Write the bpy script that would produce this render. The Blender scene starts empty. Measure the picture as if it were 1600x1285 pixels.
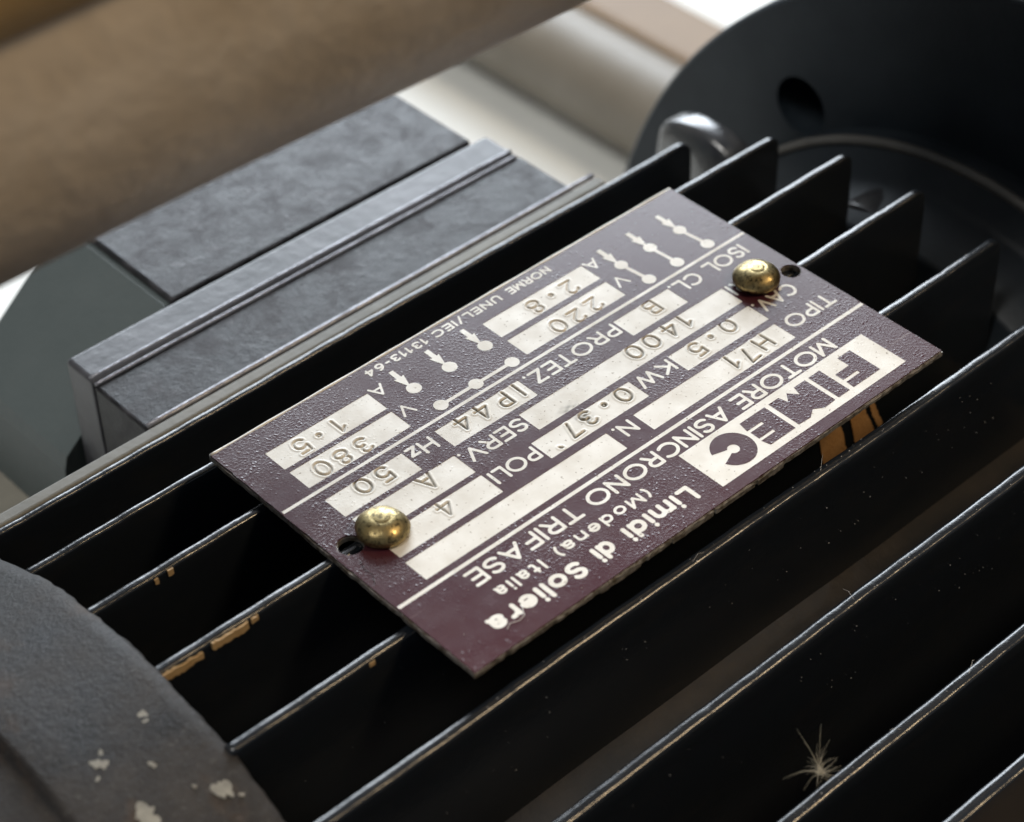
import bpy, bmesh, math, random
import numpy as np
from mathutils import Vector, Matrix
from mathutils.geometry import tessellate_polygon

random.seed(7); rng = np.random.default_rng(7)
S = 0.001                                   # all lengths below are millimetres
scene = bpy.context.scene
COL = scene.collection

# ------------------------------------------------------------------ camera
RIGHT = (-0.73801, 0.67457, -0.01714); DOWN = (0.45763, 0.48168, -0.74737); FWD = (-0.49590, -0.55941, -0.66418)
CAM = (136.92, 141.67, 173.68)
cd = bpy.data.cameras.new('camera'); cam = bpy.data.objects.new('camera', cd); COL.objects.link(cam)
cd.sensor_fit = 'HORIZONTAL'; cd.sensor_width = 36.0; cd.lens = 3500.0 / 1600.0 * 36.0
cd.clip_start = 0.005; cd.clip_end = 20.0
m = Matrix(((RIGHT[0], -DOWN[0], -FWD[0]), (RIGHT[1], -DOWN[1], -FWD[1]), (RIGHT[2], -DOWN[2], -FWD[2]))).to_4x4()
m.translation = Vector(CAM) * S
cam.matrix_world = m
cd.dof.use_dof = True; cd.dof.focus_distance = 0.2600; cd.dof.aperture_fstop = 23.5; cd.dof.aperture_blades = 0
scene.camera = cam

# ------------------------------------------------------------------ world and lamps
w = bpy.data.worlds.new('World'); scene.world = w; w.use_nodes = True
bg = w.node_tree.nodes['Background']; bg.inputs[0].default_value = (0.62, 0.66, 0.72, 1); bg.inputs[1].default_value = 0.20

def lamp(name, loc, target, size, power, color, size_y=None):
    l = bpy.data.lights.new(name, 'AREA'); l.energy = power; l.color = color
    l.shape = 'RECTANGLE'; l.size = size * S; l.size_y = (size_y or size) * S
    o = bpy.data.objects.new(name, l); COL.objects.link(o)
    o.location = Vector(loc) * S
    o.rotation_euler = (Vector(target) - Vector(loc)).to_track_quat('-Z', 'Y').to_euler()
    return o
lamp('window_light', (-632, -797, 420), (0, 0, 0), 760, 16.0, (0.84, 0.92, 1.0), 560)
lamp('plate_sheen_fill', (-560, -560, 830), (0, 0, 0), 420, 0.18, (0.95, 0.93, 1.0), 300)  # dim lamp added only to lay a soft sheen on the plate
lamp('ceiling_light', (430, -60, 880), (0, 0, 20), 380, 6.8, (1.0, 0.97, 0.92))
lamp('room_lamp', (-420, 480, 720), (0, 0, -20), 200, 3.6, (1.0, 0.74, 0.44))

scene.render.engine = 'CYCLES'
vs = scene.view_settings; vs.view_transform = 'Standard'; vs.look = 'None'; vs.exposure = 0.04; vs.gamma = 1.0
vs.use_curve_mapping = False

# ------------------------------------------------------------------ materials
class NT:
    def __init__(s, name):
        s.m = bpy.data.materials.new(name); s.m.use_nodes = True
        s.t = s.m.node_tree; s.b = s.t.nodes['Principled BSDF']
        tc = s.n('ShaderNodeTexCoord'); v = s.n('ShaderNodeVectorMath'); v.operation = 'SCALE'
        s.l(tc.outputs['Object'], v.inputs[0]); v.inputs['Scale'].default_value = 1.0 / S
        s.mm = v.outputs[0]                  # object coordinates in millimetres
    def n(s, k): return s.t.nodes.new(k)
    def l(s, a, b): s.t.links.new(a, b)
    def vec(s, sc):
        v = s.n('ShaderNodeVectorMath'); v.operation = 'MULTIPLY'; s.l(s.mm, v.inputs[0]); v.inputs[1].default_value = sc; return v.outputs[0]
    def noise(s, scale, detail=3, rough=.55, vec=None, dist=0):
        n = s.n('ShaderNodeTexNoise'); s.l(vec or s.mm, n.inputs['Vector'])
        n.inputs['Scale'].default_value = scale; n.inputs['Detail'].default_value = detail
        n.inputs['Roughness'].default_value = rough; n.inputs['Distortion'].default_value = dist
        return n.outputs[0]
    def ramp(s, a, stops):
        r = s.n('ShaderNodeValToRGB'); s.l(a, r.inputs[0]); e = r.color_ramp.elements
        while len(e) < len(stops): e.new(0.5)
        for i, (p, c) in enumerate(stops):
            e[i].position = p; e[i].color = (c, c, c, 1) if isinstance(c, (int, float)) else (*c, 1)
        return r.outputs[0]
    def mix(s, f, a, b):
        x = s.n('ShaderNodeMix'); x.data_type = 'RGBA'
        if isinstance(f, (int, float)): x.inputs[0].default_value = f
        else: s.l(f, x.inputs[0])
        for q, i in ((a, 6), (b, 7)):
            if isinstance(q, tuple): x.inputs[i].default_value = (*q, 1)
            else: s.l(q, x.inputs[i])
        return x.outputs[2]
    def math(s, op, a, b=0.0, c=None):
        x = s.n('ShaderNodeMath'); x.operation = op
        for i, q in enumerate((a, b, c)):
            if q is None: continue
            if isinstance(q, (int, float)): x.inputs[i].default_value = q
            else: s.l(q, x.inputs[i])
        return x.outputs[0]
    def bump(s, hgt, dist, strength=1.0, prev=None):
        b = s.n('ShaderNodeBump'); s.l(hgt, b.inputs['Height']); b.inputs['Distance'].default_value = dist * S
        b.inputs['Strength'].default_value = strength
        if prev is not None: s.l(prev, b.inputs['Normal'])
        return b.outputs[0]
    def set(s, **k):
        for a, v in k.items():
            i = s.b.inputs[{'col': 'Base Color', 'rough': 'Roughness', 'metal': 'Metallic', 'spec': 'Specular IOR Level', 'normal': 'Normal',
                            'coat': 'Coat Weight', 'coatr': 'Coat Roughness', 'sheen': 'Sheen Weight'}[a]]
            if isinstance(v, tuple): i.default_value = (*v, 1)
            elif isinstance(v, (int, float)): i.default_value = v
            else: s.l(v, i)
        return s.m

def plate_relief(t):
    """the fine pimpled skin shared by the ink and the bare metal of the plate"""
    fine = t.ramp(t.noise(3.0, 2, .5), [(.48, 0.0), (.72, 1.0)])
    v = t.n('ShaderNodeTexVoronoi'); v.feature = 'F1'; t.l(t.vec((1, .8, 1)), v.inputs['Vector']); v.inputs['Scale'].default_value = 1.8
    d = t.ramp(v.outputs['Distance'], [(.08, 1.0), (.30, 0.0)])
    sep = t.n('ShaderNodeSeparateColor'); t.l(v.outputs['Color'], sep.inputs[0])
    pick = t.math('GREATER_THAN', sep.outputs[0], .55)
    area = t.ramp(t.noise(.05, 2), [(.42, .12), (.60, 1.0)])
    h = t.math('ADD', t.math('MULTIPLY', fine, .30), t.math('MULTIPLY', t.math('MULTIPLY', d, pick), .9))
    return t.math('MULTIPLY', h, area), area

def mat_ink():
    t = NT('burgundy_ink'); h, area = plate_relief(t)
    big = t.ramp(t.noise(.06, 4, .6), [(.40, 0.0), (.72, 1.0)])
    fine = t.ramp(t.noise(.9, 4, .7), [(.52, 0.0), (.8, 1.0)])
    f = t.math('ADD', t.math('MULTIPLY', big, .35), t.math('MULTIPLY', fine, .22))
    col = t.mix(f, (.052, .0115, .0185), (.100, .058, .060))
    sv = t.n('ShaderNodeMapping'); t.l(t.mm, sv.inputs[0]); sv.inputs['Rotation'].default_value = (0, 0, .6); sv.inputs['Scale'].default_value = (.05, 2.2, 1)
    scr = t.math('MULTIPLY', t.ramp(t.noise(1.0, 2, .5, sv.outputs[0]), [(.67, 0.0), (.72, 1.0)]), t.ramp(t.noise(.09, 2), [(.5, 0.0), (.62, 1.0)]))
    col = t.mix(t.math('MULTIPLY', scr, .5), col, (.30, .24, .23))
    rough = t.math('ADD', .17, t.math('MULTIPLY', t.noise(.4, 3), .16))
    return t.set(col=col, rough=rough, spec=.36, normal=t.bump(h, .058, .85))

def mat_bare(groove=False):
    t = NT('bare_aluminium_field' if groove else 'bare_aluminium_print'); h, area = plate_relief(t)
    grain = t.ramp(t.noise(.25, 4, .6), [(.3, 0.0), (.75, 1.0)])
    col = t.mix(grain, (.77, .745, .69), (.64, .605, .54))
    specks = t.ramp(t.noise(1.9, 2, .5), [(.66, 0.0), (.72, 1.0)])
    col = t.mix(t.math('MULTIPLY', specks, .7), col, (.19, .14, .085))
    if groove:
        at = t.n('ShaderNodeAttribute'); at.attribute_name = 'dirt'
        col = t.mix(at.outputs['Fac'], col, (.062, .05, .024))
    rough = t.math('ADD', .46, t.math('MULTIPLY', grain, .14))
    return t.set(col=col, rough=rough, metal=.12, spec=.4, normal=t.bump(h, .03, .5))

def mat_edge():
    t = NT('sheared_aluminium_edge')
    n = t.noise(1.1, 4, .65)
    col = t.mix(t.ramp(n, [(.42, 0.0), (.62, 1.0)]), (.36, .34, .31), (.10, .08, .055))
    return t.set(col=col, rough=.42, metal=.55, normal=t.bump(t.noise(2.2, 3), .12, .8))

def mat_brass():
    t = NT('tarnished_brass')
    n = t.ramp(t.noise(.75, 5, .65), [(.42, 0.0), (.68, 1.0)])
    col = t.mix(n, (.44, .345, .165), (.19, .15, .075))
    spots = t.ramp(t.noise(2.2, 3, .6), [(.52, 0.0), (.66, 1.0)])
    col = t.mix(spots, col, (.06, .05, .03))
    rough = t.math('ADD', .31, t.math('MULTIPLY', n, .26))
    return t.set(col=col, rough=rough, metal=1.0, normal=t.bump(t.noise(1.6, 4), .06, .6))

def mat_fin():
    t = NT('black_enamel')
    dust = t.ramp(t.noise(.35, 5, .7, t.vec((.35, 1, 1))), [(.50, 0.0), (.85, 1.0)])
    col = t.mix(t.math('MULTIPLY', dust, .16), (.010, .0128, .0172), (.045, .038, .03))
    rough = t.math('ADD', .10, t.math('MULTIPLY', t.noise(.5, 4), .20))
    return t.set(col=col, rough=rough, spec=.8, normal=t.bump(t.noise(1.3, 3, .6), .06, .5))

def mat_body():
    t = NT('dusty_black_casting')
    dust = t.ramp(t.noise(.12, 5, .65), [(.35, 0.0), (.8, 1.0)])
    col = t.mix(dust, (.006, .0056, .0056), (.028, .021, .0155))
    return t.set(col=col, rough=.7, normal=t.bump(t.noise(1.0, 4), .2, .6))

def mat_flange():
    t = NT('satin_black_flange')
    n = t.ramp(t.noise(.12, 5, .65), [(.35, 0.0), (.8, 1.0)])
    col = t.mix(n, (.010, .0145, .0195), (.020, .026, .032))
    return t.set(col=col, rough=.45, spec=.3, normal=t.bump(t.noise(1.2, 4), .1, .5))

def mat_shield():
    t = NT('grey_casting')
    n = t.ramp(t.noise(.2, 5, .65), [(.35, 0.0), (.8, 1.0)])
    col = t.mix(n, (.035, .037, .042), (.075, .072, .07))
    return t.set(col=col, rough=.18, spec=.9, normal=t.bump(t.noise(.9, 4), .15, .5))

def mat_cowl():
    t = NT('worn_dark_cowl_paint')
    a = t.ramp(t.noise(.09, 5, .65), [(.36, 0.0), (.66, 1.0)])
    col = t.mix(a, (.012, .012, .0135), (.044, .040, .038))
    br = t.ramp(t.noise(.11, 4, .6, t.vec((1.3, .8, 1))), [(.57, 0.0), (.70, 1.0)])
    col = t.mix(t.math('MULTIPLY', br, .6), col, (.075, .048, .032))
    fl = t.ramp(t.noise(1.3, 6, .8), [(.56, 0.0), (.74, 1.0)])
    col = t.mix(t.math('MULTIPLY', fl, .40), col, (.20, .195, .19))
    h = t.math('ADD', t.noise(.8, 6, .75), t.math('MULTIPLY', t.noise(3.0, 3, .6), .4))
    return t.set(col=col, rough=t.math('ADD', .38, t.math('MULTIPLY', a, .2)), spec=.24, normal=t.bump(h, .22, .85))

def mat_box():
    t = NT('scuffed_grey_box_paint')
    a = t.ramp(t.noise(.22, 7, .78, dist=.5), [(.42, 0.0), (.64, 1.0)])
    col = t.mix(a, (.010, .0098, .011), (.046, .044, .048))
    f = t.ramp(t.noise(.30, 6, .75, dist=.8), [(.56, 0.0), (.76, 1.0)])
    col = t.mix(t.math('MULTIPLY', f, .5), col, (.20, .20, .215))
    h = t.math('ADD', t.noise(.55, 6, .75), t.math('MULTIPLY', t.noise(2.4, 3, .6), .3))
    return t.set(col=col, rough=t.math('ADD', .28, t.math('MULTIPLY', a, .30)), spec=.20, normal=t.bump(h, .20, .55))

def mat_boxside():
    t = NT('green_grey_box_paint')
    a = t.noise(.12, 4, .6)
    col = t.mix(a, (.06, .076, .077), (.082, .098, .098))
    return t.set(col=col, rough=.5, normal=t.bump(t.noise(.5, 4), .2, .4))

def mat_plain(name, c1, c2, rough=.5, sc=.08, metal=0.0, bump=.2, spec=.5, lo=.35, hi=.7):
    t = NT(name)
    a = t.ramp(t.noise(sc, 5, .65), [(lo, 0.0), (hi, 1.0)])
    return t.set(col=t.mix(a, c1, c2), rough=rough, metal=metal, spec=spec, normal=t.bump(t.noise(sc * 8, 4), bump, .5))

M = dict(ink=mat_ink(), bare=mat_bare(), field=mat_bare(True), edge=mat_edge(), brass=mat_brass(), fin=mat_fin(), body=mat_body(),
         flange=mat_flange(), shield=mat_shield(), cowl=mat_cowl(), box=mat_box(), boxside=mat_boxside(),
         tan=mat_plain('mottled_tan_paint', (.50, .42, .32), (.70, .62, .52), .42, .045, bump=.6, lo=.3, hi=.72),
         ochre=mat_plain('ochre_seam_paint', (.42, .28, .12), (.50, .35, .17), .45, .03),
         beige=mat_plain('beige_grey_paint', (.15, .13, .10), (.22, .198, .165), .5, .02),
         wood=mat_plain('orange_brown_wood', (.15, .085, .028), (.20, .12, .045), .55, .02),
         white=mat_plain('white_laminate', (.60, .61, .585), (.66, .67, .645), .5, .01),
         bench=mat_plain('dark_bench_wood', (.030, .019, .012), (.055, .036, .022), .6, .01),
         chip=mat_plain('bare_ochre_primer', (.42, .27, .12), (.55, .38, .19), .6, .6),
         brown_mark=mat_plain('orange_brown_mark', (.46, .25, .10), (.56, .33, .15), .6, .3),
         fleck=mat_plain('pale_paint', (.17, .165, .145), (.30, .29, .25), .6, .5),
         strip=mat_plain('polished_grey_strip', (.022, .022, .025), (.095, .095, .105), .30, .05, spec=.32, bump=.15),
         ring_highlight=mat_plain('shield_edge_highlight', (.07, .068, .062), (.12, .115, .105), .4, .1),  # lighter grey carries the painted highlight of the shield's edge
         edge_highlight=mat_plain('bright_edge_highlight', (.20, .20, .225), (.42, .42, .46), .28, .25, metal=.4, spec=.6),  # bright tone paints edge highlights onto the box beads and ledge lip
         olive=mat_plain('olive_grey_casting', (.12, .115, .095), (.19, .18, .15), .55, .05),
         fluff=mat_plain('dry_seed_hair', (.42, .37, .27), (.52, .47, .36), .6, .5),
         lint=mat_plain('pale_lint', (.75, .72, .68), (.85, .82, .78), .6, .5),
         hair=mat_plain('dark_hair', (.03, .025, .02), (.05, .04, .03), .4, .5))

# ------------------------------------------------------------------ mesh helpers (mm in, metres out)
def mesh(name, verts, faces, mat, parent=None, smooth=False, loc=None):
    me = bpy.data.meshes.new(name)
    me.from_pydata([(x * S, y * S, z * S) for x, y, z in verts], [], faces)
    me.materials.append(mat); me.update()
    if smooth: me.shade_smooth()
    o = bpy.data.objects.new(name, me); COL.objects.link(o)
    if parent is not None: o.parent = parent
    if loc: o.location = Vector(loc) * S
    return o

def from_bm(name, bm, mat, parent=None, smooth=False):
    bmesh.ops.recalc_face_normals(bm, faces=bm.faces)
    v = [tuple(p.co) for p in bm.verts]; bm.verts.index_update()
    f = [[q.index for q in p.verts] for p in bm.faces]
    bm.free()
    return mesh(name, v, f, mat, parent, smooth)

def empty(name, label, cat, loc=(0, 0, 0), group=None):
    o = bpy.data.objects.new(name, None); COL.objects.link(o); o.empty_display_size = .01
    o.location = Vector(loc) * S
    return tag(o, label, cat, group)

def tag(o, label, cat, group=None):
    o['label'] = label; o['category'] = cat
    if group: o['group'] = group
    return o

def fill(loops):
    """triangles of an outer loop with holes -> flat vertex list, faces"""
    P = [[Vector((x, y, 0)) for x, y in l] for l in loops]
    tris = tessellate_polygon(P)
    return [p for l in loops for p in l], [tuple(t) for t in tris]

def slab(name, loops, z0, z1, mat, parent=None, axis='z'):
    """extrude a polygon with holes between z0 and z1; axis x: loops are (y,z), slab along x"""
    pts, tris = fill(loops); n = len(pts)
    V = [(x, y, z1) for x, y in pts] + [(x, y, z0) for x, y in pts]
    F = []
    for a, b, c in tris:
        p, q, r = pts[a], pts[b], pts[c]
        ar = (q[0]-p[0])*(r[1]-p[1]) - (q[1]-p[1])*(r[0]-p[0])
        if ar < 0: a, b, c = a, c, b
        F.append((a, b, c)); F.append((n+a, n+c, n+b))
    o = 0
    for li, l in enumerate(loops):
        k = len(l); ar = sum(l[i][0]*l[(i+1) % k][1] - l[(i+1) % k][0]*l[i][1] for i in range(k))
        ccw = ar > 0; outer = li == 0
        for i in range(k):
            a, b = o+i, o+(i+1) % k
            F.append((a, n+a, n+b, b) if ccw == outer else (b, n+b, n+a, a))
        o += k
    if axis == 'x': V = [(z, x, y) for x, y, z in V]
    return mesh(name, V, F, mat, parent)

def sheet(name, loop, z, mat, parent=None, th=None):
    if th: return slab(name, [loop], z - th, z, mat, parent)
    pts, tris = fill([loop]); F = []
    for a, b, c in tris:
        p, q, r = pts[a], pts[b], pts[c]
        F.append((a, b, c) if (q[0]-p[0])*(r[1]-p[1]) - (q[1]-p[1])*(r[0]-p[0]) > 0 else (a, c, b))
    return mesh(name, [(x, y, z) for x, y in pts], F, mat, parent)

def circle(cx, cy, r, n=32, ph=0):
    return [(cx + r*math.cos(ph+2*math.pi*i/n), cy + r*math.sin(ph+2*math.pi*i/n)) for i in range(n)]

def lathe_x(name, prof, cy, cz, mat, parent, n=96, a0=0, a1=2*math.pi, jit=None, smooth=True):
    """revolve (x, r) about the x-parallel axis through (cy,cz)"""
    full = abs(a1-a0-2*math.pi) < 1e-6; V = []; F = []; k = len(prof); m_ = n if full else n+1
    for i in range(m_):
        a = a0 + (a1-a0)*i/n
        for j, (x, r) in enumerate(prof):
            dx, dr = jit(a, j) if jit else (0, 0)
            V.append((x+dx, cy + (r+dr)*math.cos(a), cz + (r+dr)*math.sin(a)))
    for i in range(n):
        for j in range(k-1):
            a = i*k+j; b = ((i+1) % m_)*k+j
            F.append((a, a+1, b+1, b))
    return mesh(name, V, F, mat, parent, smooth)

def tube(name, pts, r, mat, parent=None, n=6, taper=None):
    V = []; F = []; L = len(pts)
    for i, p in enumerate(pts):
        p = Vector(p); t = (Vector(pts[min(i+1, L-1)]) - Vector(pts[max(i-1, 0)])).normalized()
        u = t.cross(Vector((.3, .2, 1))).normalized(); v = t.cross(u)
        rr = r if taper is None else r*(1 + (taper-1)*i/(L-1))
        for k in range(n):
            a = 2*math.pi*k/n; q = p + (u*math.cos(a) + v*math.sin(a))*rr; V.append(tuple(q))
    for i in range(L-1):
        for k in range(n):
            a = i*n+k; b = i*n+(k+1) % n
            F.append((a, b, b+n, a+n))
    F.append(tuple(range(n))[::-1]); F.append(tuple((L-1)*n+k for k in range(n)))
    return (V, F) if name is None else mesh(name, V, F, mat, parent, True)

def bevel_box(name, x0, x1, y0, y1, z0, z1, mat, parent, bev=.6, seg=3):
    bm = bmesh.new(); r = bmesh.ops.create_cube(bm, size=1.0)
    for v in bm.verts: v.co = Vector((x0 + (v.co.x+.5)*(x1-x0), y0 + (v.co.y+.5)*(y1-y0), z0 + (v.co.z+.5)*(z1-z0)))
    if bev: bmesh.ops.bevel(bm, geom=bm.edges[:], offset=bev, segments=seg, profile=.5, affect='EDGES')
    return from_bm(name, bm, mat, parent, False)

# ================================================================== setting
bench = mesh('workbench', [(-2500, -2500, -142), (2500, -2500, -142), (2500, 2500, -142), (-2500, 2500, -142)], [(0, 1, 2, 3)], M['bench'])
bench['kind'] = 'structure'; bench['label'] = 'dark workbench surface below the motor'
ws = bevel_box('white_board', -900, 500, -1100, -98, -141.6, -138, M['white'], None, .5, 2)
tag(ws, 'white board lying flat behind the motor, blurred', 'board')

# ================================================================== motor
AY, AZ = -3.0, -58.5                        # motor axis
motor = empty('electric_motor', 'black finned electric motor casing carrying the burgundy rating plate', 'motor', (0, AY, -142))
def madd(o):                                # parent without moving
    o.parent = motor; o.matrix_parent_inverse = Matrix.Translation(-Vector(motor.location)); return o

# frame core: valley floor profile (y,z) extruded along x
prof = [(-43, -30), (-38, -27), (-26, -25), (-13, -24), (0, -23.5), (12, -23.5), (25.2, -22.6), (27.5, -23.4), (30, -24), (33, -24.2), (36.0, -23.8), (37, -23.4), (38.4, -42), (49, -44), (51, -50), (62, -53), (68, -66), (50, -100), (-50, -100), (-62, -60), (-52, -40)]
core = madd(slab('frame_body', [prof], -60.5, 70, M['body'], None, 'x')); core.data.shade_smooth()

def fin(y, ztop, zbot, x0, x1, t0=1.0, t1=2.2, cr=2.2, warp=.12, seed=0):
    """cast fin: rounded crest, slight taper, rounded corner at its x0 end"""
    nx = 180; cs = [(-t1/2, zbot), (-t0*.62, ztop-2.2), (-t0*.5, ztop-.45), (-t0*.44, ztop-.19), (-t0*.33, ztop-.05), (-t0*.16, ztop), (t0*.16, ztop), (t0*.33, ztop-.05), (t0*.44, ztop-.19), (t0*.5, ztop-.45), (t0*.62, ztop-2.2), (t1/2, zbot)]
    V = []; F = []; k = len(cs); r2 = np.random.default_rng(100+seed); ph = r2.uniform(0, 6, 4)
    xs = [x0, x0+.08, x0+.3, x0+.7, x0+1.2, x0+1.8, x0+2.4] + list(np.linspace(x0+3.2, x1, nx-7))
    for x in xs:
        d = x-x0; drop = cr - math.sqrt(max(0, cr*cr-(cr-d)**2)) if d < cr else 0
        wy = warp*(math.sin(x*.055+ph[0]) + .4*math.sin(x*.19+ph[1])); wz = warp*.7*math.sin(x*.08+ph[2]) + .03*math.sin(x*.9+ph[3]) - (r2.uniform(0, .05) if r2.random() < .10 else 0)
        thin = min(1, .35+d/.5) if d < .4 else 1
        for cy, cz in cs:
            V.append((x, y+wy+cy*thin, cz if cz == zbot else cz - drop + wz))
    for i in range(len(xs)-1):
        for j in range(k-1):
            a = i*k+j; F.append((a, a+k, a+k+1, a+1))
    F.append(tuple(range(k))); F.append(tuple((len(xs)-1)*k+j for j in range(k))[::-1])
    return madd(mesh('cooling_fin', V, F, M['fin'], None, True))

FINS = {1: (-26.2, -4.9, 1.15), 2: (-13.5, -1.75, 1.3), 3: (-.8, -.86, 1.4), 4: (11.9, -1.8, 1.4), 5: (24.6, -3.5, 1.5), 6: (37.3, -9.3, 1.6), 7: (50.0, -15.9, 1.7), 8: (61.8, -16.5, 1.8)}
fo = {}
for k, (y, z, t) in FINS.items():
    zb = -55 if k >= 7 else (-44 if k == 6 else -26)
    fo[k] = fin(y, z, zb, -62.6 + (.3*math.sin(k*2.1)), 61.4 if k < 5 else 66, t, 2.2 if k < 7 else 2.6, 1.7, .10, k)
# outermost thick fin = rail next to the terminal box, thin ahead of the box
fo[0] = fin(-38.9, -10.0, -30, -58.3, 61.3, 1.1, 2.4, 2.6, .08, 0)
rail = madd(bevel_box('mounting_rail', -42.5, 68, -41.7, -39.6, -30, -10.25, M['olive'], None, .45, 3))

# paint chips on fins (bare primer along the flank just under the crest)
def flake(parent, y, pts, mat, name='chipped_patch', push=.03):
    r2 = random.Random(len(pts)*13 + int(abs(pts[0][0])*7))
    out = []
    for i in range(len(pts)):
        a, b = pts[i], pts[(i+1) % len(pts)]
        L_ = math.hypot(b[0]-a[0], b[1]-a[1]); ns = max(2, int(L_/.28)); j_ = min(.2, L_*.22); dx_ = dz_ = 0
        for s in range(ns):
            f_ = s/ns; dx_ = .6*dx_ + r2.uniform(-j_, j_)*.6; dz_ = .6*dz_ + r2.uniform(-j_, j_)*.8; out.append((a[0]+(b[0]-a[0])*f_ + dx_*.4, a[1]+(b[1]-a[1])*f_ + dz_))
    p, tr = fill([out]); n = len(p)
    V = [(x, y+push, z) for x, z in p] + [(x, y-.25, z) for x, z in p]
    F = [tuple(t) for t in tr] + [tuple(n+i for i in t)[::-1] for t in tr] + [(i, (i+1) % n, n+(i+1) % n, n+i) for i in range(n)]
    bm = bmesh.new(); vs_ = [bm.verts.new(v) for v in V]
    for f_ in F:
        try: bm.faces.new([vs_[i] for i in f_])
        except ValueError: pass
    o = from_bm(name, bm, mat, None); madd(o)
    o.parent = parent; o.matrix_parent_inverse = Matrix(); return o
def chip(k, x0, x1, z0, z1, mat='chip', skew=0.0):
    y, z, t = FINS[k]
    o = flake(fo[k], y + t*.57, [(x0, z0+skew), (x1, z0), (x1, z1+.15), (x0, z1+.15+skew)], M[mat], push=.07)
    return o
chip(3, 55.6, 60.9, -2.25, -1.35, 'chip', -.15); chip(3, 49.6, 54.3, -2.05, -1.25, 'chip', -.1); chip(3, 48.2, 49.1, -1.75, -1.25)
chip(2, 50.3, 51.0, -2.75, -2.1); chip(2, 52.3, 52.8, -2.9, -2.3); chip(4, 42.7, 43.4, -2.9, -2.4)
chip(4, -57.6, -57.1, -4.0, -3.5)
# orange-brown patches low on the flank of the fin under the plate
y4 = FINS[4][0] + .98
flake(fo[4], y4, [(-27.8, -13.0), (-31.4, -13.0), (-33.0, -17.0), (-34.6, -22.8), (-30.2, -23.0), (-29.0, -18)], M['brown_mark'], 'brown_patch', .12)
flake(fo[4], y4, [(-33.4, -13.0), (-36.0, -13.0), (-37.4, -16.5), (-39.6, -20.8), (-36.0, -21.5), (-34.6, -17)], M['brown_mark'], 'brown_patch', .12)
flake(fo[4], y4, [(-37.2, -13.6), (-37.9, -13.6), (-39.2, -16.5), (-41.0, -20.2), (-40.2, -20.6), (-38.4, -17)], M['brown_mark'], 'brown_patch', .12)

# end shield behind the fins
madd(lathe_x('end_shield', [(-60.4, 20), (-60.4, 40), (-62.5, 42), (-63.5, 45.2), (-64.2, 46.2), (-73, 47.2), (-74.5, 48), (-75.5, 51.4), (-76.4, 52.4), (-80.5, 52.6)], AY+1, AZ-.5, M['flange'], None, 120))
def lug(y, ztop, wd, x0, x1, zb, mat, bev=1.2):
    arch = [(y-wd/2, zb)] + [(y + wd/2*math.cos(a), ztop - wd*.30 + wd*.30*math.sin(a)**.8) for a in np.linspace(math.pi, 0, 14)] + [(y+wd/2, zb)]
    bm = bmesh.new()
    f = bm.faces.new([bm.verts.new((x0, p, q)) for p, q in arch])
    r = bmesh.ops.extrude_face_region(bm, geom=[f])
    for v in r['geom']:
        if isinstance(v, bmesh.types.BMVert): v.co.x = x1
    ed = [e for e in bm.edges if abs(e.verts[0].co.x-e.verts[1].co.x) < 1e-6 and min(e.verts[0].co.z, e.verts[1].co.z) > zb+.01]
    bmesh.ops.bevel(bm, geom=ed, offset=bev, segments=3, profile=.5, affect='EDGES')
    return madd(from_bm('lug_or_light_patch', bm, mat, None, True))
lug(-44.8, -15.6, 16.5, -71, -66.0, -40, M['shield'])
lug(-12.6, -13.4, 11.0, -75, -67.0, -40, M['shield'], .5)  # lighter block added in place of the reflection on the end shield's shoulder
madd(tube('shield_highlight_bead', [(-76.2, AY+1 + 52.3*math.cos(a), AZ-.5 + 52.3*math.sin(a)) for a in np.linspace(.15, math.pi-.15, 90)], .8, M['ring_highlight'], None, 10))  # bead added so its lighter colour draws the rim highlight
# output flange with bolt holes
hy, hz = -37.0, -13.8; fy, fz = 12.6, -69.1
rad = math.hypot(hy-fy, hz-fz); a0 = math.atan2(hz-fz, hy-fy)
holes = [circle(fy + rad*math.cos(a0+k*math.pi/2), fz + rad*math.sin(a0+k*math.pi/2), 4.7, 40) for k in range(4)]
FR = 89.9
fl = madd(slab('output_flange', [circle(fy, fz, FR-.7, 160)] + holes, -88.5, -80, M['flange'], None, 'x'))
rimo = lathe_x('flange_rim', [(-80.05, FR-.72), (-80.12, FR-.5), (-80.7, FR), (-87.8, FR), (-88.5, FR-.72)], fy, fz, M['flange'], None, 160)
madd(rimo); rimo.parent = fl; rimo.matrix_parent_inverse = Matrix()
boss = madd(lathe_x('flange_light_block', [(-88.6, 10), (-88.6, 84), (-150, 85), (-152, 78), (-152, 5)], fy, fz, M['body'], None, 96))  # unseen body, made wide to stop light entering the bolt holes from behind

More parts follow.
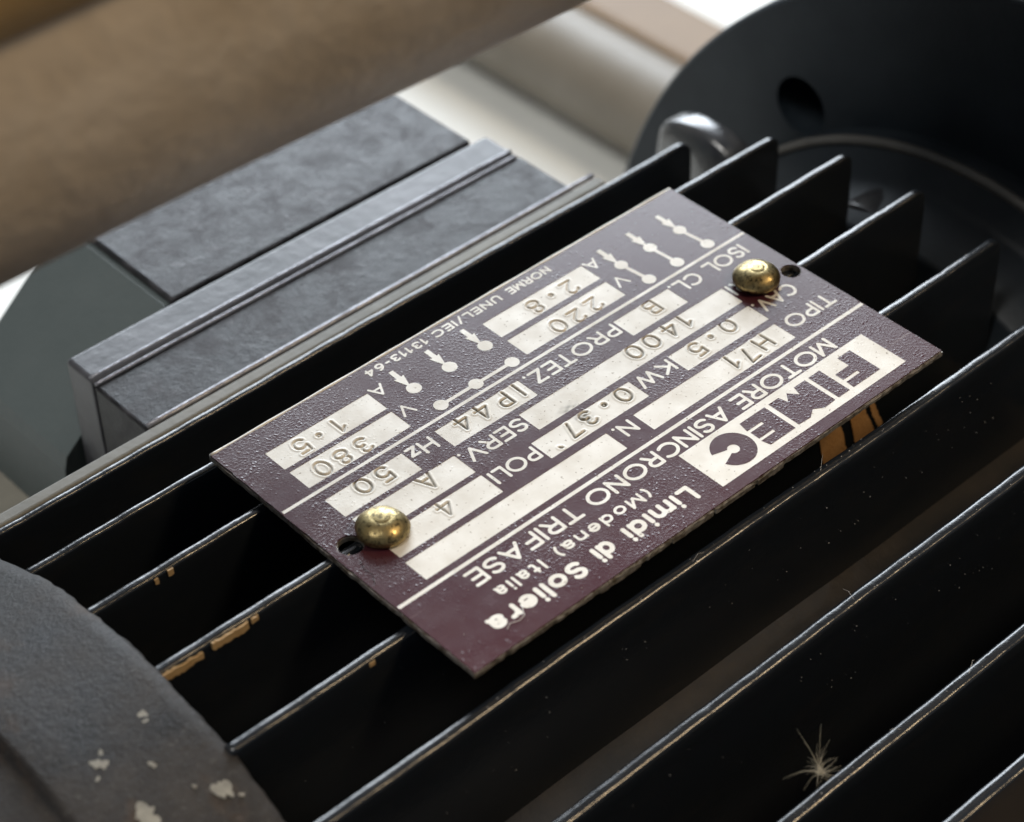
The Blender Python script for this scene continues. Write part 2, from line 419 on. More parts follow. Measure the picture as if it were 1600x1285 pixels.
# fan cowl over the +x end
def cj(a, j):
    if j > 3: return (0, .12*math.sin(a*9+1))
    return (.12*math.sin(a*23)+.08*math.sin(a*61+2)+.07*math.sin(a*140), .05*math.sin(a*31) + .04*math.sin(a*90))
cowl = madd(lathe_x('fan_cowl', [(75, 56.2), (61.15, 56.6), (61.0, 56.9), (61.05, 57.7), (61.35, 58.0), (63, 58.05), (66, 58.0), (70, 58.0), (74, 58.0), (77.6, 58.05), (78.3, 57.9), (78.6, 57.1), (79.4, 56.8), (84, 56.8), (92, 55.5), (99, 51), (103, 44), (104, 36), (104, 5)], -4.0, -58.0, M['cowl'], None, 420, jit=cj))
def cowl_fleck(x, y, r, seed, sx=1.0, sy=1.0):
    r2 = random.Random(seed); n = 26; R_ = 58.11; V = [(x, 0)]; ring = []
    for i in range(n):
        a = 2*math.pi*i/n; q = r*(.75 + .28*math.sin(a*2+seed) + .14*math.sin(a*5+seed*2) + r2.uniform(-.1, .1))
        ring.append((x + q*sx*math.cos(a), y + q*sy*math.sin(a)))
    V = []; F = []
    for lv in (0, 1):
        for (px, py) in [(x, y)] + ring:
            th = math.asin(max(-1, min(1, (py+4.0)/R_))); rr = R_ + (.02 if lv == 0 else -.15)
            V.append((px, -4.0 + rr*math.sin(th), -58.0 + rr*math.cos(th)))
    N = n+1
    for i in range(n):
        a, b = 1+i, 1+(i+1) % n
        F.append((0, a, b)); F.append((N, N+b, N+a)); F.append((a, N+a, N+b, b))
    o = madd(mesh('paint_fleck', V, F, M['fleck'], None, False)); o.parent = cowl; o.matrix_parent_inverse = Matrix()
for q in [(65.0, 3.3, 1.1, 1, 1.0, .8), (64.4, 14.9, 1.35, 2, .7, 1.2), (72.5, 5.6, .9, 3, 1, 1), (68.4, 8.8, .45, 4, 1, 1), (72.2, 12.9, 1.5, 5, 1.2, .9),
          (71.6, 4.6, .35, 6, 1, 1), (73.6, 6.9, .3, 7, 1, 1), (65.9, 4.3, .35, 8, 1, 1), (63.2, 16.4, .3, 9, 1, 1), (66.5, 13.1, .25, 10, 1, 1)]: cowl_fleck(*q)

# terminal box on the far side: chamfered body, lid, front ledge with raised ridge
tb = madd(slab('terminal_box', [[(-35.2, -11.0), (-35.8, -40), (38.0, -40), (37.0, -28.6), (36.4, -26.4), (18.2, -11.0)]], 60.6, 85.0, M['boxside'], None))
# slab() extrudes in z: turn it so the profile is (x,z) and the depth runs along -y
me = tb.data
for v in me.vertices:
    x, z, d = v.co; v.co = (x, -d, z)
me.flip_normals(); me.update()
def tsub(o): madd(o); o.parent = tb; o.matrix_parent_inverse = Matrix(); return o
tsub(bevel_box('box_lid', -35.2, 17.4, -85.2, -60.0, -11.6, -9.9, M['box'], None, .45, 3))
led = tsub(bevel_box('front_ledge', -38.4, 34.4, -53.3, -41.9, -31, -10.6, M['box'], None, .5, 3))
tsub(bevel_box('raised_strip', -37.8, 34.4, -59.7, -53.4, -31, -10.0, M['strip'], None, .7, 4))
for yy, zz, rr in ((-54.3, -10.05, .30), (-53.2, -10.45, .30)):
    tsub(tube('bead', [(x, yy, zz) for x in np.linspace(-37.6, 34.2, 40)], rr, M['edge_highlight'], None, 10))
tsub(tube('ledge_lip', [(x, -42.4, -10.55) for x in np.linspace(-42.3, 34.0, 40)], .42, M['edge_highlight'], None, 8))
tsub(bevel_box('box_neck', -34, 46, -95, -62, -80, -40.2, M['olive'], None, 1.5, 2))
for sx in (-45, 45):
    madd(bevel_box('motor_foot', sx-12, sx+12, AY-55, AY+55, -141.9, -95, M['body'], None, 3, 3))

# ================================================================== surrounding things
def unproj(u, v, t):
    d = Vector(FWD) + Vector(RIGHT)*((u-800)/3500) + Vector(DOWN)*((v-642.5)/3500)
    return Vector(CAM) + d.normalized()*t
# tan painted pipe passing between lens and terminal box
P1 = unproj(0, 450, 205); P2 = unproj(800, 60, 223)
ax = (P2-P1).normalized(); RT = 24.0
off = ax.cross(((P1+P2)/2 - Vector(CAM)).normalized()).normalized()
if off.z < 0: off = -off
c0 = P1 + off*RT - ax*160; c1 = P2 + off*RT + ax*220
pipe = empty('painted_pipe', 'large blurred tan painted pipe crossing the upper left corner', 'pipe', tuple((c0+c1)/2))
def padd(o): o.parent = pipe; o.matrix_parent_inverse = Matrix.Translation(-Vector(pipe.location)); return o
V = []; F = []; n = 96; u_ = off; v_ = ax.cross(off)
for i in range(61):
    p = c0 + (c1-c0)*i/60
    for k in range(n):
        a = 2*math.pi*k/n; r = RT + .12*math.sin(3*a+i*.3) + .1*math.sin(i*.7)
        V.append(tuple(p + (u_*math.cos(a)+v_*math.sin(a))*r))
for i in range(60):
    for k in range(n):
        a = i*n+k; b = i*n+(k+1) % n; F.append((a, b, b+n, a+n))
F.append(tuple(range(n))); F.append(tuple(60*n+k for k in range(n))[::-1])
bm = bmesh.new(); vv = [bm.verts.new(q) for q in V]
for f in F: bm.faces.new([vv[i] for i in f])
padd(from_bm('pipe_wall', bm, M['tan'], None, True))
# second, ochre pipe section lying against it (upper left corner)
B0 = unproj(0, 74, 184); BC = B0 + off*9.5
sp = empty('ochre_bar', 'ochre bar behind a dark gap above the tan pipe, extreme top left', 'bar', tuple(BC))
q0 = BC - ax*120 - off*1.2; q1 = BC + ax*160 + off*2.0
o = tube('bar_wall', [tuple(q0 + (q1-q0)*i/30) for i in range(31)], 9.5, M['ochre'], None, 40)
o.parent = sp; o.matrix_parent_inverse = Matrix.Translation(-Vector(sp.location))

# blurred bars behind the motor running away from the lens
def rod(name, x, z, r, mat, label, cat, y0=-700, y1=-101):
    o = tube(name, [(x, y, z) for y in np.linspace(y0, y1, 30)], r, mat, None, 48)
    return tag(o, label, cat)
rod('round_bar', -183, -125.6, 12.2, M['beige'], 'thick beige round bar lying on the white board, blurred', 'bar')
wd = bevel_box('wooden_batten', -226, -206, -700, -101, -137.6, -128, M['wood'], None, 2, 2)
tag(wd, 'orange brown wooden batten beyond the beige bar, beside the flange', 'batten')

# ================================================================== rating plate
plate = empty('rating_plate', 'burgundy aluminium motor rating plate with stamped white fields, riveted over the fins', 'nameplate', (0, 0, -.8))
def nadd(o): o.parent = plate; o.matrix_parent_inverse = Matrix.Translation(-Vector(plate.location)); return o
X0, X1, Y0, Y1 = -37.5, 37.5, -22.8, 22.8
HOLES = [(-35.85, -.05, 1.2), (35.0, -.5, 1.45)]
def edge_line(p, q, n, amp, seed, chip_=0.0):
    r2 = random.Random(seed); out = []; nx, ny = (q[1]-p[1]), -(q[0]-p[0]); L = math.hypot(nx, ny); nx /= L; ny /= L; w_ = 0
    for i in range(n):
        f_ = i/n; w_ = .75*w_ + r2.uniform(-amp, amp); d = w_ if 0 < i else 0
        if chip_ and r2.random() < .10: d -= r2.uniform(0, chip_)
        out.append((p[0]+(q[0]-p[0])*f_+nx*d, p[1]+(q[1]-p[1])*f_+ny*d))
    return out
def outline(g, amp, seed, chip_):
    c = [(X0-g, Y0-g), (X1+g, Y0-g), (X1+g, Y1+g), (X0-g, Y1+g)]
    am = [amp*.4, amp*1.3, amp, amp*.5]; ch = [0, chip_*1.2, chip_, 0]; nn = [110, 80, 130, 70]
    l = []
    for i in range(4): l += edge_line(c[i], c[(i+1) % 4], nn[i], am[i], seed+i, ch[i])
    return l
FIELDS = {  # x0,x1,y0,y1, stamped text as (char, cx, cy, rot), dirt
 'H71':  (-26.7, -2.5, 5.58, 9.10, [('H', -23.1, 7.1, .05), ('7', -20.2, 7.5, .12), ('1', -17.7, 7.0, -.05)], 1.3),
 'N':    (1.95, 32.4, 5.68, 9.22, [], .2),
 '05':   (-26.95, -12.85, 1.0, 4.5, [('0', -22.3, 2.0, 0), ('.', -19.3, 2.0, 0), ('5', -16.5, 2.5, .06)], .75),
 '037':  (-6.3, 9.45, 1.0, 4.52, [('0', -4.15, 2.3, 0), ('.', -1.3, 2.0, 0), ('3', 1.6, 2.4, .1), ('7', 4.4, 2.6, .05), (',', 7.4, 3.9, 0)], 1.2),
 '4':    (17.1, 32.3, 1.0, 4.75, [('4', 23.6, 2.3, .08)], .75),
 '1400': (-27.1, 7.15, -3.62, -.02, [('1', -19.1, -2.3, 0), ('4', -16.7, -2.3, .05), ('0', -13.5, -2.35, 0), ('0', -10.6, -2.35, 0)], .75),
 'A':    (17.2, 32.3, -3.55, .22, [('A', 22.2, -2.3, .04)], .75),
 'B':    (-22.2, -12.7, -8.2, -4.6, [('B', -18.2, -6.9, .03)], .3),
 'IP44': (3.05, 16.15, -8.2, -4.62, [('I', 4.2, -6.8, 0), ('P', 6.6, -6.7, 0), ('4', 9.8, -6.9, .05), ('4', 12.8, -7.0, .03)], 1.0),
 '50':   (21.3, 32.6, -8.0, -4.3, [('5', 25.0, -6.6, .03), ('0', 28.0, -6.8, 0)], .75),
 '220':  (-17.6, -.95, -14.5, -10.9, [('2', -13.5, -12.2, .04), ('2', -10.4, -12.0, -.02), ('0', -7.4, -12.2, 0)], .25),
 '380':  (17.5, 32.65, -14.3, -10.7, [('3', 23.6, -12.0, .05), ('8', 26.6, -12.1, 0), ('0', 29.5, -12.2, 0)], .28),
 '28':   (-17.65, -.9, -18.95, -15.4, [('2', -13.6, -16.7, 0), ('.', -10.8, -17.2, 0), ('8', -7.9, -16.9, .05)], .22),
 '15':   (17.5, 32.75, -18.7, -15.0, [('1', 23.7, -16.6, 0), ('.', 26.3, -16.9, 0), ('5', 28.9, -16.8, 0)], .28),
}
def rrect(x0, x1, y0, y1, r=.18, n=4):
    o = []
    for cx, cy, a in ((x1-r, y1-r, 0), (x0+r, y1-r, 90), (x0+r, y0+r, 180), (x1-r, y0+r, 270)):
        for i in range(n+1):
            t = math.radians(a+90*i/n); o.append((cx+r*math.cos(t), cy+r*math.sin(t)))
    return o
RIV = [(-31.07, -1.5, 0), (31.15, .45, 1)]
nadd(slab('base_sheet', [outline(.08, .045, 40, .22)] + [circle(x, y, r, 28) for x, y, r in HOLES], -.82, -.22, M['edge'], None))
nadd(slab('ink_coating', [outline(-.04, .02, 10, .06)] + [circle(x, y, r+.12, 28) for x, y, r in HOLES] + [rrect(*f[:4], r=.12) for f in FIELDS.values()], -.20, 0, M['ink'], None))
# bright rolled edge along the far long side, ragged shear lip along the near long side
nadd(tube('rolled_edge', [(x, Y0-.02, -.22+.03*math.sin(x*.7)) for x in np.linspace(X0+.05, X1-.1, 120)], .30, M['bare'], None, 8))
def lip(x0, x1, dz, seed):
    r2 = random.Random(seed); V = []; F = []; n = max(6, int((x1-x0)/.5))
    for i in range(n+1):
        x = x0+(x1-x0)*i/n; d = .13+r2.uniform(-.05, .05); z = dz+r2.uniform(-.06, .05)
        V += [(x, Y1-.4, -.30), (x, Y1+d, -.36+r2.uniform(-.05, .05)), (x+r2.uniform(-.1, .1), Y1+d*.9, -.82+z), (x, Y1-.4, -.82)]
    for i in range(n):
        for j in range(4):
            a = i*4+j; b = i*4+(j+1) % 4; F.append((a, b, b+4, a+4))
    F.append((3, 2, 1, 0)); F.append(tuple(n*4+j for j in range(4)))
    bm = bmesh.new(); vv = [bm.verts.new(v) for v in V]
    for f in F: bm.faces.new([vv[i] for i in f])
    nadd(from_bm('shear_burr', bm, M['edge'], None))
for a in [(-9.5, -5.2, -.35, 1), (-4.6, 1.6, -.2, 2), (2.0, 8.5, -.25, 3), (9, 12.4, -.05, 4), (13.4, 19.5, -.3, 5), (-37.2, -31.5, 0, 6), (-30, -20, .05, 7), (21, 26, 0, 8)]: lip(*a)

# ---- stamped value fields: fine height fields with real grooves
def arc(cx, cy, rx, ry, a0_, a1_, n=14): return [(cx+rx*math.cos(math.radians(a0_+(a1_-a0_)*i/n)), cy+ry*math.sin(math.radians(a0_+(a1_-a0_)*i/n))) for i in range(n+1)]
GL = {'0': [arc(0, 0, .40, .5, 0, 360, 24)], '1': [[(-.28, .22), (0.05, .5), (0.05, -.5)]],
 '2': [arc(0, .22, .34, .28, 165, -30, 12) + [(-.36, -.5), (.38, -.5)]],
 '3': [arc(0, .25, .30, .25, 150, -90, 12), arc(0, -.23, .36, .27, 90, -150, 14)],
 '4': [[(.16, -.5), (.16, .5), (-.40, -.2), (.40, -.2)]],
 '5': [[(.34, .5), (-.26, .5), (-.30, .06)], arc(0, -.16, .36, .34, 140, -150, 16)],
 '7': [[(-.36, .5), (.36, .5), (-.10, -.5)]],
 '8': [arc(0, .26, .27, .24, 0, 360, 18), arc(0, -.24, .36, .26, 0, 360, 20)],
 'A': [[(-.42, -.5), (0, .5), (.42, -.5)], [(-.26, -.16), (.26, -.16)]],
 'B': [[(-.32, -.5), (-.32, .5), (.1, .5)], arc(.1, .26, .22, .24, 90, -90, 8), arc(.1, -.25, .28, .25, 90, -90, 10), [(.1, 0), (-.32, 0)], [(.1, -.5), (-.32, -.5)]],
 'H': [[(-.38, -.5), (-.38, .5)], [(.38, -.5), (.38, .5)], [(-.38, 0), (.38, 0)]],
 'I': [[(0, -.5), (0, .5)]], 'P': [[(-.30, -.5), (-.30, .5), (.08, .5)], arc(.08, .22, .28, .28, 90, -90, 10), [(.08, -.06), (-.30, -.06)]],
 '.': [arc(0, 0, .10, .10, 0, 360, 10)], ',': [[(-.05, .05), (.05, -.05)]]}
def field(key, x0, x1, y0, y1, chars, dirt):
    res = .085; nx = int((x1-x0)/res)+1; ny = int((y1-y0)/res)+1
    X = np.linspace(x0, x1, nx); Y = np.linspace(y0, y1, ny); gx, gy = np.meshgrid(X, Y)
    D = np.full(gx.shape, 9.0)
    for ch, cx, cy, rot in chars:
        h_ = 2.35*(.97+.06*random.random()); w_ = 2.15; c_, s_ = math.cos(rot), math.sin(rot)
        for st in GL[ch]:
            for (ax_, ay_), (bx_, by_) in zip(st[:-1], st[1:]):
                A = np.array([cx+ax_*w_*c_-ay_*h_*s_, cy+ax_*w_*s_+ay_*h_*c_]); B = np.array([cx+bx_*w_*c_-by_*h_*s_, cy+bx_*w_*s_+by_*h_*c_])
                d = B-A; L2 = max(1e-9, d@d); t = np.clip(((gx-A[0])*d[0]+(gy-A[1])*d[1])/L2, 0, 1)
                D = np.minimum(D, np.hypot(gx-A[0]-t*d[0], gy-A[1]-t*d[1]))
    Z = -.03 - .14*np.exp(-(D/.108)**2) + .045*np.exp(-((D-.32)/.13)**2)
    wob = np.sin(gx*3.1+gy*1.7)*np.sin(gx*1.3-gy*2.9+.5)
    dr = np.exp(-(D/.115)**2)*dirt*(.85+.35*wob)
    if key == '037':
        sm = np.exp(-((gx-1.9)**2/.9+(gy-1.9)**2/.8)); dr = np.maximum(dr, 1.1*sm*(.55+.45*np.sin(gx*5)*np.sin(gy*6+gx*2)))
    if key == '1400':
        sm = np.exp(-((gx-2.2)**2/1.6+(gy+.4)**2/.35)); dr = np.maximum(dr, 0.75*sm*(.6+.4*np.sin(gx*4)*np.sin(gy*7)))
    V = np.stack([gx.ravel(), gy.ravel(), Z.ravel()], 1); idx = np.arange(nx*ny).reshape(ny, nx)
    F = np.stack([idx[:-1, :-1], idx[:-1, 1:], idx[1:, 1:], idx[1:, :-1]], -1).reshape(-1, 4)
    o = mesh('value_field', V.tolist(), F.tolist(), M['field'], None, True)
    a = o.data.attributes.new('dirt', 'FLOAT', 'POINT'); a.data.foreach_set('value', np.clip(dr, 0, 1).ravel().astype(np.float32))
    nadd(o)
for k, f in FIELDS.items(): field(k, *f)

# ---- printed matter
UC = {'A': (.8, [[(0, 0), (.4, 1), (.8, 0)], [(.14, .32), (.66, .32)]]), 'C': (.84, [arc(.47, .5, .47, .5, 48, 312, 22)]),
 'E': (.58, [[(.58, 1), (0, 1), (0, 0), (.6, 0)], [(0, .52), (.52, .52)]]), 'F': (.55, [[(.56, 1), (0, 1), (0, 0)], [(0, .5), (.5, .5)]]),
 'G': (.9, [arc(.47, .5, .47, .5, 48, 340, 22) + [(.93, .44), (.55, .44)]]), 'H': (.68, [[(0, 0), (0, 1)], [(.68, 0), (.68, 1)], [(0, .5), (.68, .5)]]),
 'I': (0, [[(0, 0), (0, 1)]]), 'K': (.66, [[(0, 0), (0, 1)], [(.62, 1), (0, .38)], [(.2, .57), (.66, 0)]]), 'L': (.52, [[(0, 1), (0, 0), (.52, 0)]]),
 'M': (.86, [[(0, 0), (0, 1), (.43, .08), (.86, 1), (.86, 0)]]), 'N': (.7, [[(0, 0), (0, 1), (.7, 0), (.7, 1)]]), 'O': (1.0, [arc(.5, .5, .5, .5, 0, 360, 30)]),
 'P': (.6, [[(0, 0), (0, 1), (.33, 1)] + arc(.33, .74, .27, .26, 90, -90, 10) + [(0, .48)]]),
 'R': (.64, [[(0, 0), (0, 1), (.33, 1)] + arc(.33, .74, .27, .26, 90, -90, 10) + [(0, .48)], [(.34, .48), (.64, 0)]]),
 'S': (.6, [arc(.3, .745, .27, .255, 25, 270, 14) + arc(.3, .245, .30, .245, 90, -155, 14)]), 'T': (.7, [[(0, 1), (.7, 1)], [(.35, 1), (.35, 0)]]),
 'U': (.66, [[(0, 1), (0, .34)] + arc(.33, .34, .33, .34, 180, 360, 12) + [(.66, 1)]]), 'V': (.76, [[(0, 1), (.38, 0), (.76, 1)]]),
 'W': (1.1, [[(0, 1), (.27, 0), (.55, .95), (.83, 0), (1.1, 1)]]), 'Z': (.64, [[(.03, 1), (.62, 1), (0, 0), (.64, 0)]]), 'z': (.48, [[(.02, .66), (.46, .66), (0, 0), (.48, 0)]]),
 '.': (0, [[(0, 0), (0, .02)]]), '/': (.4, [[(0, -.08), (.4, 1.05)]]), '-': (.28, [[(0, .45), (.28, .45)]]), ' ': (.22, []),
 '1': (.24, [[(0, .76), (.24, 1), (.24, 0)]]), '3': (.56, [arc(.26, .76, .25, .24, 150, -90, 10), arc(.26, .26, .30, .26, 90, -150, 12)]),
 '4': (.62, [[(.46, 0), (.46, 1), (0, .28), (.62, .28)]]), '6': (.58, [arc(.29, .3, .29, .3, 0, 360, 18), [(.01, .36), (.08, .7), (.24, .92), (.46, 1)]]),
 'a': (.6, [arc(.29, .47, .25, .24, 165, 0, 8) + [(.54, .1), (.6, 0)], arc(.27, .19, .25, .18, 0, 360, 16)]), 'd': (.58, [arc(.29, .35, .29, .35, 0, 360, 20), [(.58, 1), (.58, 0)]]),
 'e': (.6, [[(.03, .38), (.6, .38)] + arc(.3, .36, .3, .35, 5, 315, 18)]), 'i': (0, [[(0, 0), (0, .66)], [(0, .985), (0, 1.0)]]), 'l': (0, [[(0, 0), (0, 1)]]),
 'm': (.92, [[(0, 0), (0, .7)], arc(.23, .45, .23, .25, 180, 0, 8) + [(.46, 0)], arc(.69, .45, .23, .25, 180, 0, 8) + [(.92, 0)]]),
 'n': (.54, [[(0, 0), (0, .7)], arc(.27, .43, .27, .27, 180, 0, 8) + [(.54, 0)]]), 'o': (.62, [arc(.31, .35, .31, .35, 0, 360, 20)]),
 'r': (.36, [[(0, 0), (0, .7)], arc(.3, .38, .3, .31, 180, 80, 7)]), 't': (.36, [[(.14, .95), (.14, .16), (.22, .02), (.36, .02)], [(0, .68), (.34, .68)]]),
 '(': (.16, [arc(.66, .4, .66, .85, 142, 218, 10)]), ')': (.16, [arc(-.5, .4, .66, .85, 38, -38, 10)])}
def sdf_mesh(name, segs, hw, z, mat, res):
    """one clean sheet covering every point nearer than hw to the strokes (marching squares)"""
    P = np.array([q for sg in segs for q in sg]); lo = P.min(0)-hw-2*res; hi = P.max(0)+hw+2*res
    nx = int((hi[0]-lo[0])/res)+1; ny = int((hi[1]-lo[1])/res)+1
    D = np.full((ny, nx), 9.0)
    for A, B in segs:
        A = np.array(A); B = np.array(B); i0 = max(0, int((min(A[0], B[0])-hw*2-lo[0])/res)-1); i1 = min(nx, int((max(A[0], B[0])+hw*2-lo[0])/res)+2)
        j0 = max(0, int((min(A[1], B[1])-hw*2-lo[1])/res)-1); j1 = min(ny, int((max(A[1], B[1])+hw*2-lo[1])/res)+2)
        gx, gy = np.meshgrid(lo[0]+np.arange(i0, i1)*res, lo[1]+np.arange(j0, j1)*res)
        d = B-A; L2 = max(1e-9, d@d); t = np.clip(((gx-A[0])*d[0]+(gy-A[1])*d[1])/L2, 0, 1)
        D[j0:j1, i0:i1] = np.minimum(D[j0:j1, i0:i1], np.hypot(gx-A[0]-t*d[0], gy-A[1]-t*d[1]))
    f = hw - D; V = []; F = []; idx = {}
    def vert(key, x, y):
        if key not in idx: idx[key] = len(V); V.append((lo[0]+x*res, lo[1]+y*res, z))
        return idx[key]
    ins = f > 0
    any_ = ins[:-1, :-1] | ins[1:, :-1] | ins[:-1, 1:] | ins[1:, 1:]
    for j, i in zip(*np.nonzero(any_)):
        c = [(i, j), (i+1, j), (i+1, j+1), (i, j+1)]; poly = []
        for k in range(4):
            a, b = c[k], c[(k+1) % 4]; fa, fb = f[a[1], a[0]], f[b[1], b[0]]
            if fa > 0: poly.append(vert(a, *a))
            if (fa > 0) != (fb > 0):
                t = fa/(fa-fb); key = (min(a, b), max(a, b)); poly.append(vert(key, a[0]+(b[0]-a[0])*t, a[1]+(b[1]-a[1])*t))
        if len(poly) > 2: F.append(tuple(poly))
    return mesh(name, V, F, mat)
def text(s, x0, x1, yb, cap, hw=.195, sp=.27, z=.02):
    x = 0; segs = []
    for ch in s:
        w_, st = UC[ch]
        for l in st: segs += [((x+a[0], a[1]), (x+b[0], b[1])) for a, b in zip(l[:-1], l[1:])]
        x += w_+sp
    xs = [p[0] for q in segs for p in q]; mn, mx = min(xs), max(xs); sx = (x1-x0-2*hw)/max(1e-6, mx-mn) if mx > mn else 1
    segs = [tuple((x0+hw+(p[0]-mn)*sx, yb+hw+p[1]*(cap-2*hw)) for p in q) for q in segs]
    return nadd(sdf_mesh('printed_word', segs, hw, z, M['bare'], max(.05, hw*.42)))
text('Limidi', 1.6, 12.0, 18.05, 2.6, .285, .36); text('di', 14.0, 16.7, 18.05, 2.6, .285, .36); text('Soliera', 18.7, 32.0, 18.05, 2.6, .285, .36)
text('(Modena)', 5.3, 19.5, 15.2, 1.75, .17, .40); text('Italia', 21.5, 28.2, 15.2, 1.75, .17, .44)
text('MOTORE', -29.0, -12.3, 11.4, 2.5, .215); text('ASINCRONO', -10.9, 11.5, 11.4, 2.5, .215); text('TRIFASE', 13.0, 29.2, 11.4, 2.5, .215)
LB = 2.35
text('TIPO', -35.6, -27.7, 5.62, LB); text('N.', -1.5, 1.2, 5.62, LB)
text('CAV.', -33.8, -27.2, 1.1, LB); text('KW', -12.4, -6.7, 1.1, LB); text('POLI', 9.8, 16.7, 1.3, LB)
text('GIRI', -34.0, -27.4, -3.6, LB); text('SERV.', 7.5, 17.0, -3.4, LB)
text('ISOL CL.', -35.1, -22.35, -8.5, LB); text('PROTEZ.', -12.3, 2.4, -8.25, LB); text('Hz', 17.2, 21.0, -8.1, LB)
text('A', -19.8, -17.8, -19.15, 2.0, .15); text('V', -20.0, -18.0, -14.3, 2.0, .15)
text('A', 15.2, 17.25, -19.15, 2.0, .15); text('V', 15.1, 17.1, -14.3, 2.0, .15)
text('NORME', -14.3, -7.3, -22.0, 1.35, .145, .36); text('UNEL/IEC', -6.0, 4.9, -22.0, 1.35, .145, .36); text('13113-64', 6.0, 15.5, -22.0, 1.35, .145, .40)
def rect(x0, x1, y0, y1): return [(x0, y0), (x1, y0), (x1, y1), (x0, y1)]
nadd(sheet('divider_line', rect(-37.35, 37.3, 10.12, 10.62), .02, M['bare'])); nadd(sheet('divider_line', rect(-37.35, 37.3, -9.78, -9.32), .02, M['bare']))
# logo panel: bare metal block with ink letters
nadd(sheet('logo_panel', rect(-32.8, -1.3, 14.15, 21.15), .02, M['bare']))
def ink(l): nadd(sheet('logo_letter', l, .04, M['ink']))
ink([(-29.5, 15.2), (-27.3, 15.2), (-27.3, 17.0), (-24.85, 17.0), (-24.85, 18.3), (-27.3, 18.3), (-27.3, 18.75), (-24.85, 18.75), (-24.75, 20), (-29.5, 20)])
ink(rect(-24.05, -22.1, 15.2, 20.0))
ink([(-21.5, 15.2), (-19.6, 15.2), (-19.2, 16.5), (-18.2, 15.3), (-17.2, 16.5), (-16.9, 15.2), (-15.2, 15.2), (-15.2, 20), (-17.1, 20.1), (-18.35, 19.3), (-19.6, 20.1), (-21.5, 20.0)])
ink([(-14.5, 15.2), (-10.3, 15.2), (-10.0, 16.7), (-12.4, 16.7), (-12.4, 17.1), (-10.1, 17.1), (-10.1, 18.5), (-12.4, 18.5), (-12.4, 18.9), (-10.0, 18.9), (-10.3, 20.1), (-14.5, 20.1)])
cc = (-6.7, 17.65); ra, rb = 24, -20
cl = [(cc[0]+2.75*math.cos(math.radians(a)), cc[1]+2.75*math.sin(math.radians(a))) for a in np.linspace(ra, 360+rb, 48)]
cl += [(cc[0]+.75*math.cos(math.radians(a)), cc[1]+.72*math.sin(math.radians(a))) for a in np.linspace(360-30, 30, 24)]
ink(cl)
# terminal diagrams, each drawn as one outline group
def bar(p, q, w_):
    d = Vector((q[0]-p[0], q[1]-p[1])); n_ = Vector((-d.y, d.x)).normalized()*w_/2
    return [(p[0]+n_.x, p[1]+n_.y), (p[0]-n_.x, p[1]-n_.y), (q[0]-n_.x, q[1]-n_.y), (q[0]+n_.x, q[1]+n_.y)]
def symbol(polys):
    V = []; F = []
    for i, l in enumerate(polys):
        pts, tr = fill([l]); o_ = len(V); V += [(x, y, .02+.006*i) for x, y in pts]
        for a, b, c in tr:
            p, q, r = pts[a], pts[b], pts[c]
            F.append((o_+a, o_+b, o_+c) if (q[0]-p[0])*(r[1]-p[1])-(q[1]-p[1])*(r[0]-p[0]) > 0 else (o_+a, o_+c, o_+b))
    nadd(mesh('terminal_symbol', V, F, M['bare']))
def arrow(x, y): return [(x-.34, y-4.1), (x+.34, y-4.1), (x+.36, y-2.5), (x+.75, y-2.6), (x, y-.3), (x-.75, y-2.6), (x-.36, y-2.5)]
for xb, xt in ((-21.35, -21.85), (-26.5, -26.85), (-31.85, -32.35)):
    symbol([bar((xt, -11.1), (xb, -15.6), .52), circle(xt, -11.1, .92, 24), circle(xb, -15.55, .88, 24), arrow(xb+.05, -15.6)])
symbol([bar((1.3, -11.1), (12.6, -11.1), .5), circle(1.3, -11.1, .92, 24), circle(7.1, -11.1, .92, 24), circle(12.6, -11.1, .92, 24)])
for x in (1.6, 7.3, 12.9): symbol([circle(x, -15.6, .95, 24), arrow(x+.12, -15.7)])

# ---- brass drive rivets
def rivet(x, y, k):
    prof_ = [(1.15, -.9), (1.15, .05), (2.5, .08), (2.86, .22), (3.04, .55), (3.06, .85), (2.9, 1.25), (2.58, 1.65), (2.1, 2.0), (1.5, 2.24), (1.12, 2.33), (1.0, 2.32), (.92, 2.345), (.8, 2.385), (.5, 2.42), (.3, 2.425), (0.001, 2.43)]
    n_ = 56; V = []; F = []; K = len(prof_); tilt = (.05, -.03) if k else (.02, .02)
    for i in range(n_):
        a = 2*math.pi*i/n_
        for r, z in prof_:
            d = 1 + (.018*math.sin(2*a+k*2) + .012*math.sin(5*a+k)) * (1 if z > .1 else 0)
            px, py = r*d*math.cos(a), r*d*math.sin(a); V.append((x+px, y+py, z+.02 + (px*tilt[0]+py*tilt[1] if z > .06 else 0)))
    for i in range(n_):
        for j in range(K-1):
            a = i*K+j; b = ((i+1) % n_)*K+j; F.append((a, b, b+1, a+1))
    o_ = nadd(mesh('rivet', V, F, M['brass'], None, True))
    o_['label'] = 'tarnished brass rivet head by the ' + ('stamped 4 field' if k else 'ISOL CL. lettering')
for r in RIV: rivet(*r)

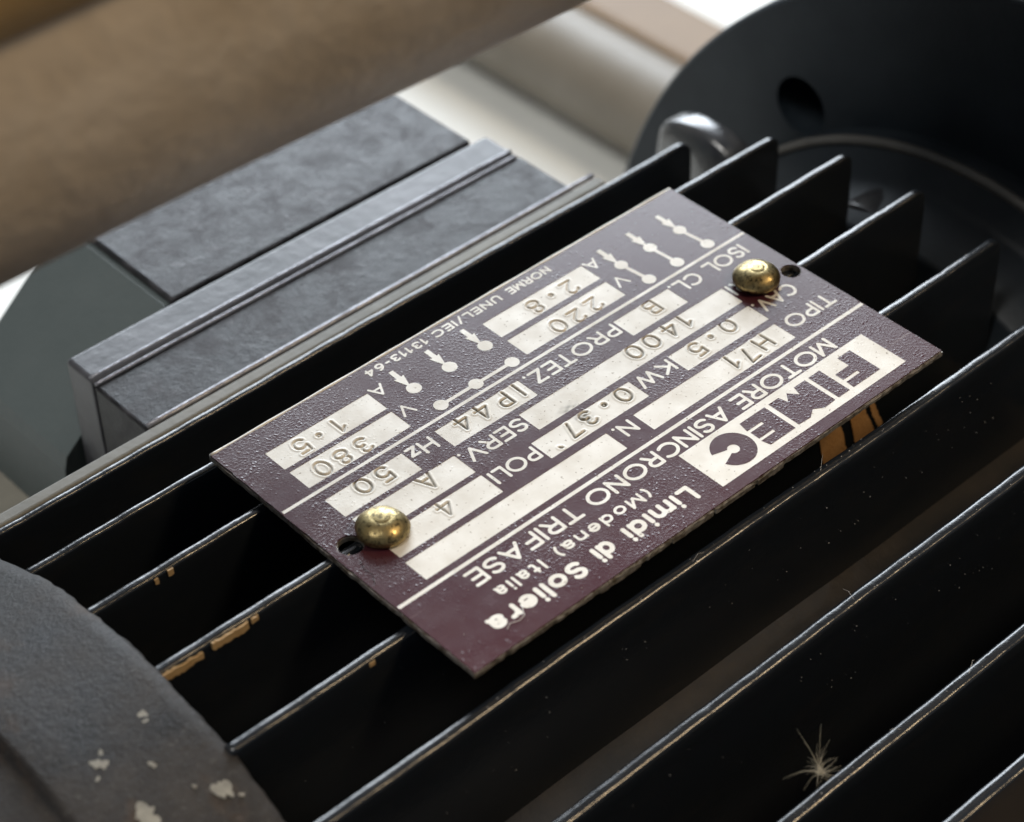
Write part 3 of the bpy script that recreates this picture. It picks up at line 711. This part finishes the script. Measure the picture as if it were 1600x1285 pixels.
# ================================================================== small stray things
def fibres(name, lines, r, mat, label, cat, taper=.4):
    V = []; F = []
    for l in lines:
        v, f = tube(None, l, r, None, None, 5, taper); o_ = len(V); V += v; F += [tuple(o_+i for i in q) for q in f]
    return tag(mesh(name, V, F, mat, None, True), label, cat)
lines = []; r2 = random.Random(5); c = Vector((11.6, 48.6, -14.6))
for q in range(17):
    a0_ = r2.uniform(0, 2*math.pi); e0_ = r2.uniform(-.15, .9); L0 = r2.uniform(1.6, 4.6); b0 = Vector((r2.uniform(-1, 1), r2.uniform(-1, 1), r2.uniform(-.9, .2)))*1.3
    for i in range(r2.randint(2, 8)):
        a = a0_ + r2.gauss(0, .13); el = e0_ + r2.gauss(0, .12); L = L0*r2.uniform(.5, 1.05)
        d = Vector((math.cos(a)*math.cos(el), math.sin(a)*math.cos(el), math.sin(el))); b = b0 + Vector((r2.uniform(-1, 1), r2.uniform(-1, 1), r2.uniform(-.6, .4)))*.7
        lines.append([tuple(c + d*L*t + b*t*t) for t in np.linspace(0.02, 1, 8)])
for i in range(26):
    lines.append([tuple(c + Vector((r2.uniform(-.5, .5), r2.uniform(-.4, .4), r2.uniform(-.3, .5)))) for _ in range(4)])
lines.append([(10.8, 47.6, -13.4), (9.6, 46.6, -12.6), (8.2, 45.4, -12.2)])
fibres('seed_fluff', lines, .013, M['fluff'], 'wispy dandelion seed fluff caught on a lower fin', 'seed fluff')
fibres('lint_fibre', [[(27.6, 19.2, .09), (28.3, 20.4, .14), (29.2, 20.6, .12), (30.2, 20.2, .1), (31.0, 20.6, .09)]], .035, M['lint'], 'short pale lint fibre lying on the bare corner of the plate near Soliera', 'fibre', 1)
fibres('hair', [[(35.8, 2.2, .07), (36.3, 3.4, .12), (36.2, 4.8, .12), (36.9, 6.0, .06)]], .03, M['hair'], 'tiny dark hair on the plate margin below the stamped 4 rivet', 'hair', 1)

# settled dust: nobody could count it
V = []; F = []; r2 = random.Random(11)
def grain(p, r):
    o_ = len(V)
    for d in ((1, 0, 0), (-.5, .87, 0), (-.5, -.87, 0), (0, 0, 1.1)): V.append(tuple(p[i] + r*d[i]*r2.uniform(.7, 1.3) for i in range(3)))
    F.extend([(o_, o_+1, o_+3), (o_+1, o_+2, o_+3), (o_+2, o_, o_+3), (o_, o_+2, o_+1)])
for _ in range(260): grain((r2.uniform(-36.5, 36.5), r2.uniform(-22, 22), .045), r2.choice((.03, .04, .05, .07)))
for _ in range(240):
    k = r2.choice([1, 2, 3, 4, 5, 5, 6, 6, 7, 7]); y, z, t = FINS[k]; grain((r2.uniform(-58, 60), y + t*r2.uniform(-.3, .3), z+.01), r2.uniform(.04, .09))
for _ in range(160):
    k = r2.choice([4, 5, 6]); y, z, t = FINS[k]; dz = r2.uniform(2.5, 12); grain((r2.uniform(-50, 55), y + t*.62 + (t*.4)*(dz-2.2)/20 + .03, z-dz), r2.uniform(.03, .07))
for _ in range(14):
    k = r2.choice([2, 3, 4, 5, 6, 7]); y, z, t = FINS[k]; x = r2.uniform(-55, 55); a = r2.uniform(0, 6.28); L = r2.uniform(1.5, 5)
    q = [(x, y, z+.02), (x + L*.5*math.cos(a), y + L*.3*math.sin(a), z + r2.uniform(.2, .9)), (x + L*math.cos(a), y + L*.6*math.sin(a), z + r2.uniform(-1.2, .8))]
    v, f = tube(None, q, .014, None, None, 4, .6); o_ = len(V); V += v; F += [tuple(o_+i for i in p) for p in f]
du = mesh('dust', V, F, M['lint']); du['kind'] = 'stuff'; du['label'] = 'fine pale dust specks and fibres scattered over plate and fins'; du['category'] = 'dust'
